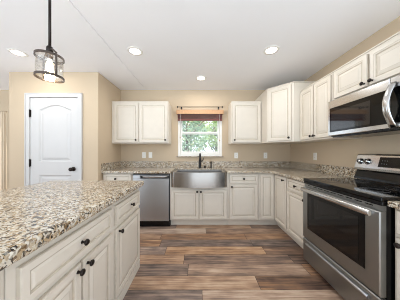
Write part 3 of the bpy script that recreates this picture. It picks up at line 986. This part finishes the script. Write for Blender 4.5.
# ------------------------------------------------------------------ recessed ceiling lamps
def can(x, y, label, z=ZC):
    t = thing('ceiling_light', (x, y, z), label, 'ceiling light', 'recessed ceiling lights')
    MB().lathe([(0.062, -0.001), (0.064, -0.007), (0.09, -0.005), (0.092, -0.0005)], lambda a, b, c: (x + a, y + b, z + c), M_PLASTIC, 28).build('trim_ring', t)
    MB().lathe([(0, -0.003), (0.0615, -0.003), (0.0615, -0.0008), (0, -0.0008)], lambda a, b, c: (x + a, y + b, z + c), M_DIFF, 28).build('diffuser', t)
    l = bpy.data.lights.new('lamp_glow', 'AREA')
    l.shape = 'DISK'; l.size = 0.12; l.energy = LAMP_W; l.color = LAMP_COL
    lo = bpy.data.objects.new('lamp_glow', l)
    COL.objects.link(lo)
    lo.parent = t
    lo.location = (0, 0, -0.012)
can(-0.79, 2.0, 'recessed ceiling light to the right of the pendant lamp, over the island end')
can(0.885, 1.98, 'recessed ceiling light in front of the tall corner cabinet')
can(0.033, 2.73, 'recessed ceiling light just in front of the window')
can(-2.28, 2.04, 'recessed ceiling light in front of the pantry door', ZC + 0.004)

# ------------------------------------------------------------------ pendant lamp over the island
PX, PY = -1.05, 1.14
t = thing('pendant_lamp', (PX, PY, 1.745), 'bronze pendant lamp with a clear glass drum hanging over the island', 'pendant lamp')
P0 = lambda a, b, c: (PX + a, PY + b, c)
MB().lathe([(0, ZC + 0.004), (0.065, ZC + 0.004), (0.065, ZC - 0.012), (0.03, ZC - 0.024), (0, ZC - 0.026)], P0, M_PBRONZE, 24).build('canopy', t)
MB().tube([P0(0, 0, ZC - 0.02), P0(0, 0, 1.955)], 0.0085, M_BRONZE, 12).build('rod', t)
RZ0, RZ1, RR = 1.745, 1.885, 0.079
for z in (RZ0, RZ1):
    MB().lathe([(RR - 0.002, z - 0.008), (RR + 0.002, z - 0.008), (RR + 0.002, z + 0.008), (RR - 0.002, z + 0.008), (RR - 0.002, z - 0.008)], P0, M_PBRONZE, 36, False).build('ring', t)
MB().lathe([(RR - 0.0045, RZ0 - 0.004), (RR - 0.0045, RZ1), (RR - 0.0065, RZ1), (RR - 0.0065, RZ0 - 0.004), (RR - 0.0045, RZ0 - 0.004)], P0, M_PENGLASS, 36).build('glass_shade', t)
MB().lathe([(0, 1.96), (0.016, 1.96), (0.02, 1.95), (0.02, 1.925), (0.012, 1.918), (0, 1.918)], P0, M_BRONZE, 16).build('hub', t)
for sg in (-1, 1):
    dxr, dyr = 0.9 * sg, -0.43 * sg
    pth = [P0(dxr * 0.012, dyr * 0.012, 1.938), P0(dxr * 0.035, dyr * 0.035, 1.935), P0(dxr * (RR + 0.008), dyr * (RR + 0.008), RZ1 + 0.012), P0(dxr * (RR + 0.009), dyr * (RR + 0.009), RZ1 - 0.02), P0(dxr * (RR + 0.009), dyr * (RR + 0.009), RZ0 - 0.008)]
    MB().tube(pth, 0.0065, M_PBRONZE, 8, 1.0).build('strap', t)
MB().lathe([(0, 1.918), (0.017, 1.918), (0.017, 1.872), (0, 1.872)], P0, M_PBRONZE, 16).build('socket', t)
MB().lathe([(0.012, 1.872), (0.013, 1.86), (0.017, 1.845), (0.019, 1.825), (0.017, 1.80), (0.009, 1.785), (0, 1.782)], P0, M_BULB, 18).build('bulb', t)
pl = bpy.data.lights.new('bulb_glow', 'POINT')
pl.energy = 1.2; pl.color = (1, 0.78, 0.5); pl.shadow_soft_size = 0.03
plo = bpy.data.objects.new('bulb_glow', pl)
COL.objects.link(plo); plo.parent = t; plo.location = (0, 0, 0.03)

# ------------------------------------------------------------------ garden seen through the window
struct(B((-2.9, YB + 0.13, -0.25), (9, 14, -0.12), M_LAWN).build('garden_ground'))
def tree(x, y, h, r, mat, label, seed, n=1500, leaf=0.07):
    rnd = random.Random(seed)
    t = thing('garden_tree', (x, y, -0.12), label, 'tree', 'trees in the garden')
    tr = MB().tube([(x, y, -0.12), (x + 0.04, y, h * 0.35), (x - 0.03, y + 0.03, h * 0.7)], [0.09, 0.07, 0.03], M_BARK, 8)
    for k in range(5):
        a = k * 1.26 + seed
        tr.tube([(x, y, h * (0.3 + 0.07 * k)), (x + math.cos(a) * r * 0.7, y + math.sin(a) * r * 0.7, h * (0.5 + 0.08 * k))], [0.035, 0.012], M_BARK, 6)
    tr.build('trunk', t)
    mb = MB()
    cl = [(rnd.uniform(-0.6, 0.6) * r, rnd.uniform(-0.6, 0.6) * r, rnd.uniform(0.28, 0.95) * h, rnd.uniform(0.3, 0.55) * r) for _ in range(16)]
    for _ in range(n):
        cx, cy, czz, cr = rnd.choice(cl)
        d = Vector((rnd.gauss(0, 1), rnd.gauss(0, 1), rnd.gauss(0, 1))).normalized() * cr * rnd.uniform(0.5, 1) ** 0.5
        p = Vector((x + cx, y + cy, czz)) + d
        a = Vector((rnd.gauss(0, 1), rnd.gauss(0, 1), rnd.gauss(0, 1))).normalized()
        b = a.cross(Vector((rnd.gauss(0, 1), rnd.gauss(0, 1), rnd.gauss(0, 1)))).normalized()
        s = leaf * rnd.uniform(0.6, 1.3)
        i = mb.add([p - a * s, p + b * s * 0.45, p + a * s, p - b * s * 0.45])
        mb.face([i, i + 1, i + 2, i + 3], mat)
    mb.build('foliage', t)
tree(-0.45, 6.0, 2.9, 0.95, M_LEAF_B, 'bluish green tree outside the window, nearest the glass, filling the left half', 1, 2600, 0.06)
tree(0.85, 8.4, 3.6, 1.1, M_LEAF_A, 'bright green tree outside, filling the right half of the window', 2, 3000, 0.075)
tree(-0.6, 11.0, 4.4, 1.2, M_LEAF_C, 'yellowish green tree far back in the garden, seen through gaps at the window', 3, 2600, 0.09)
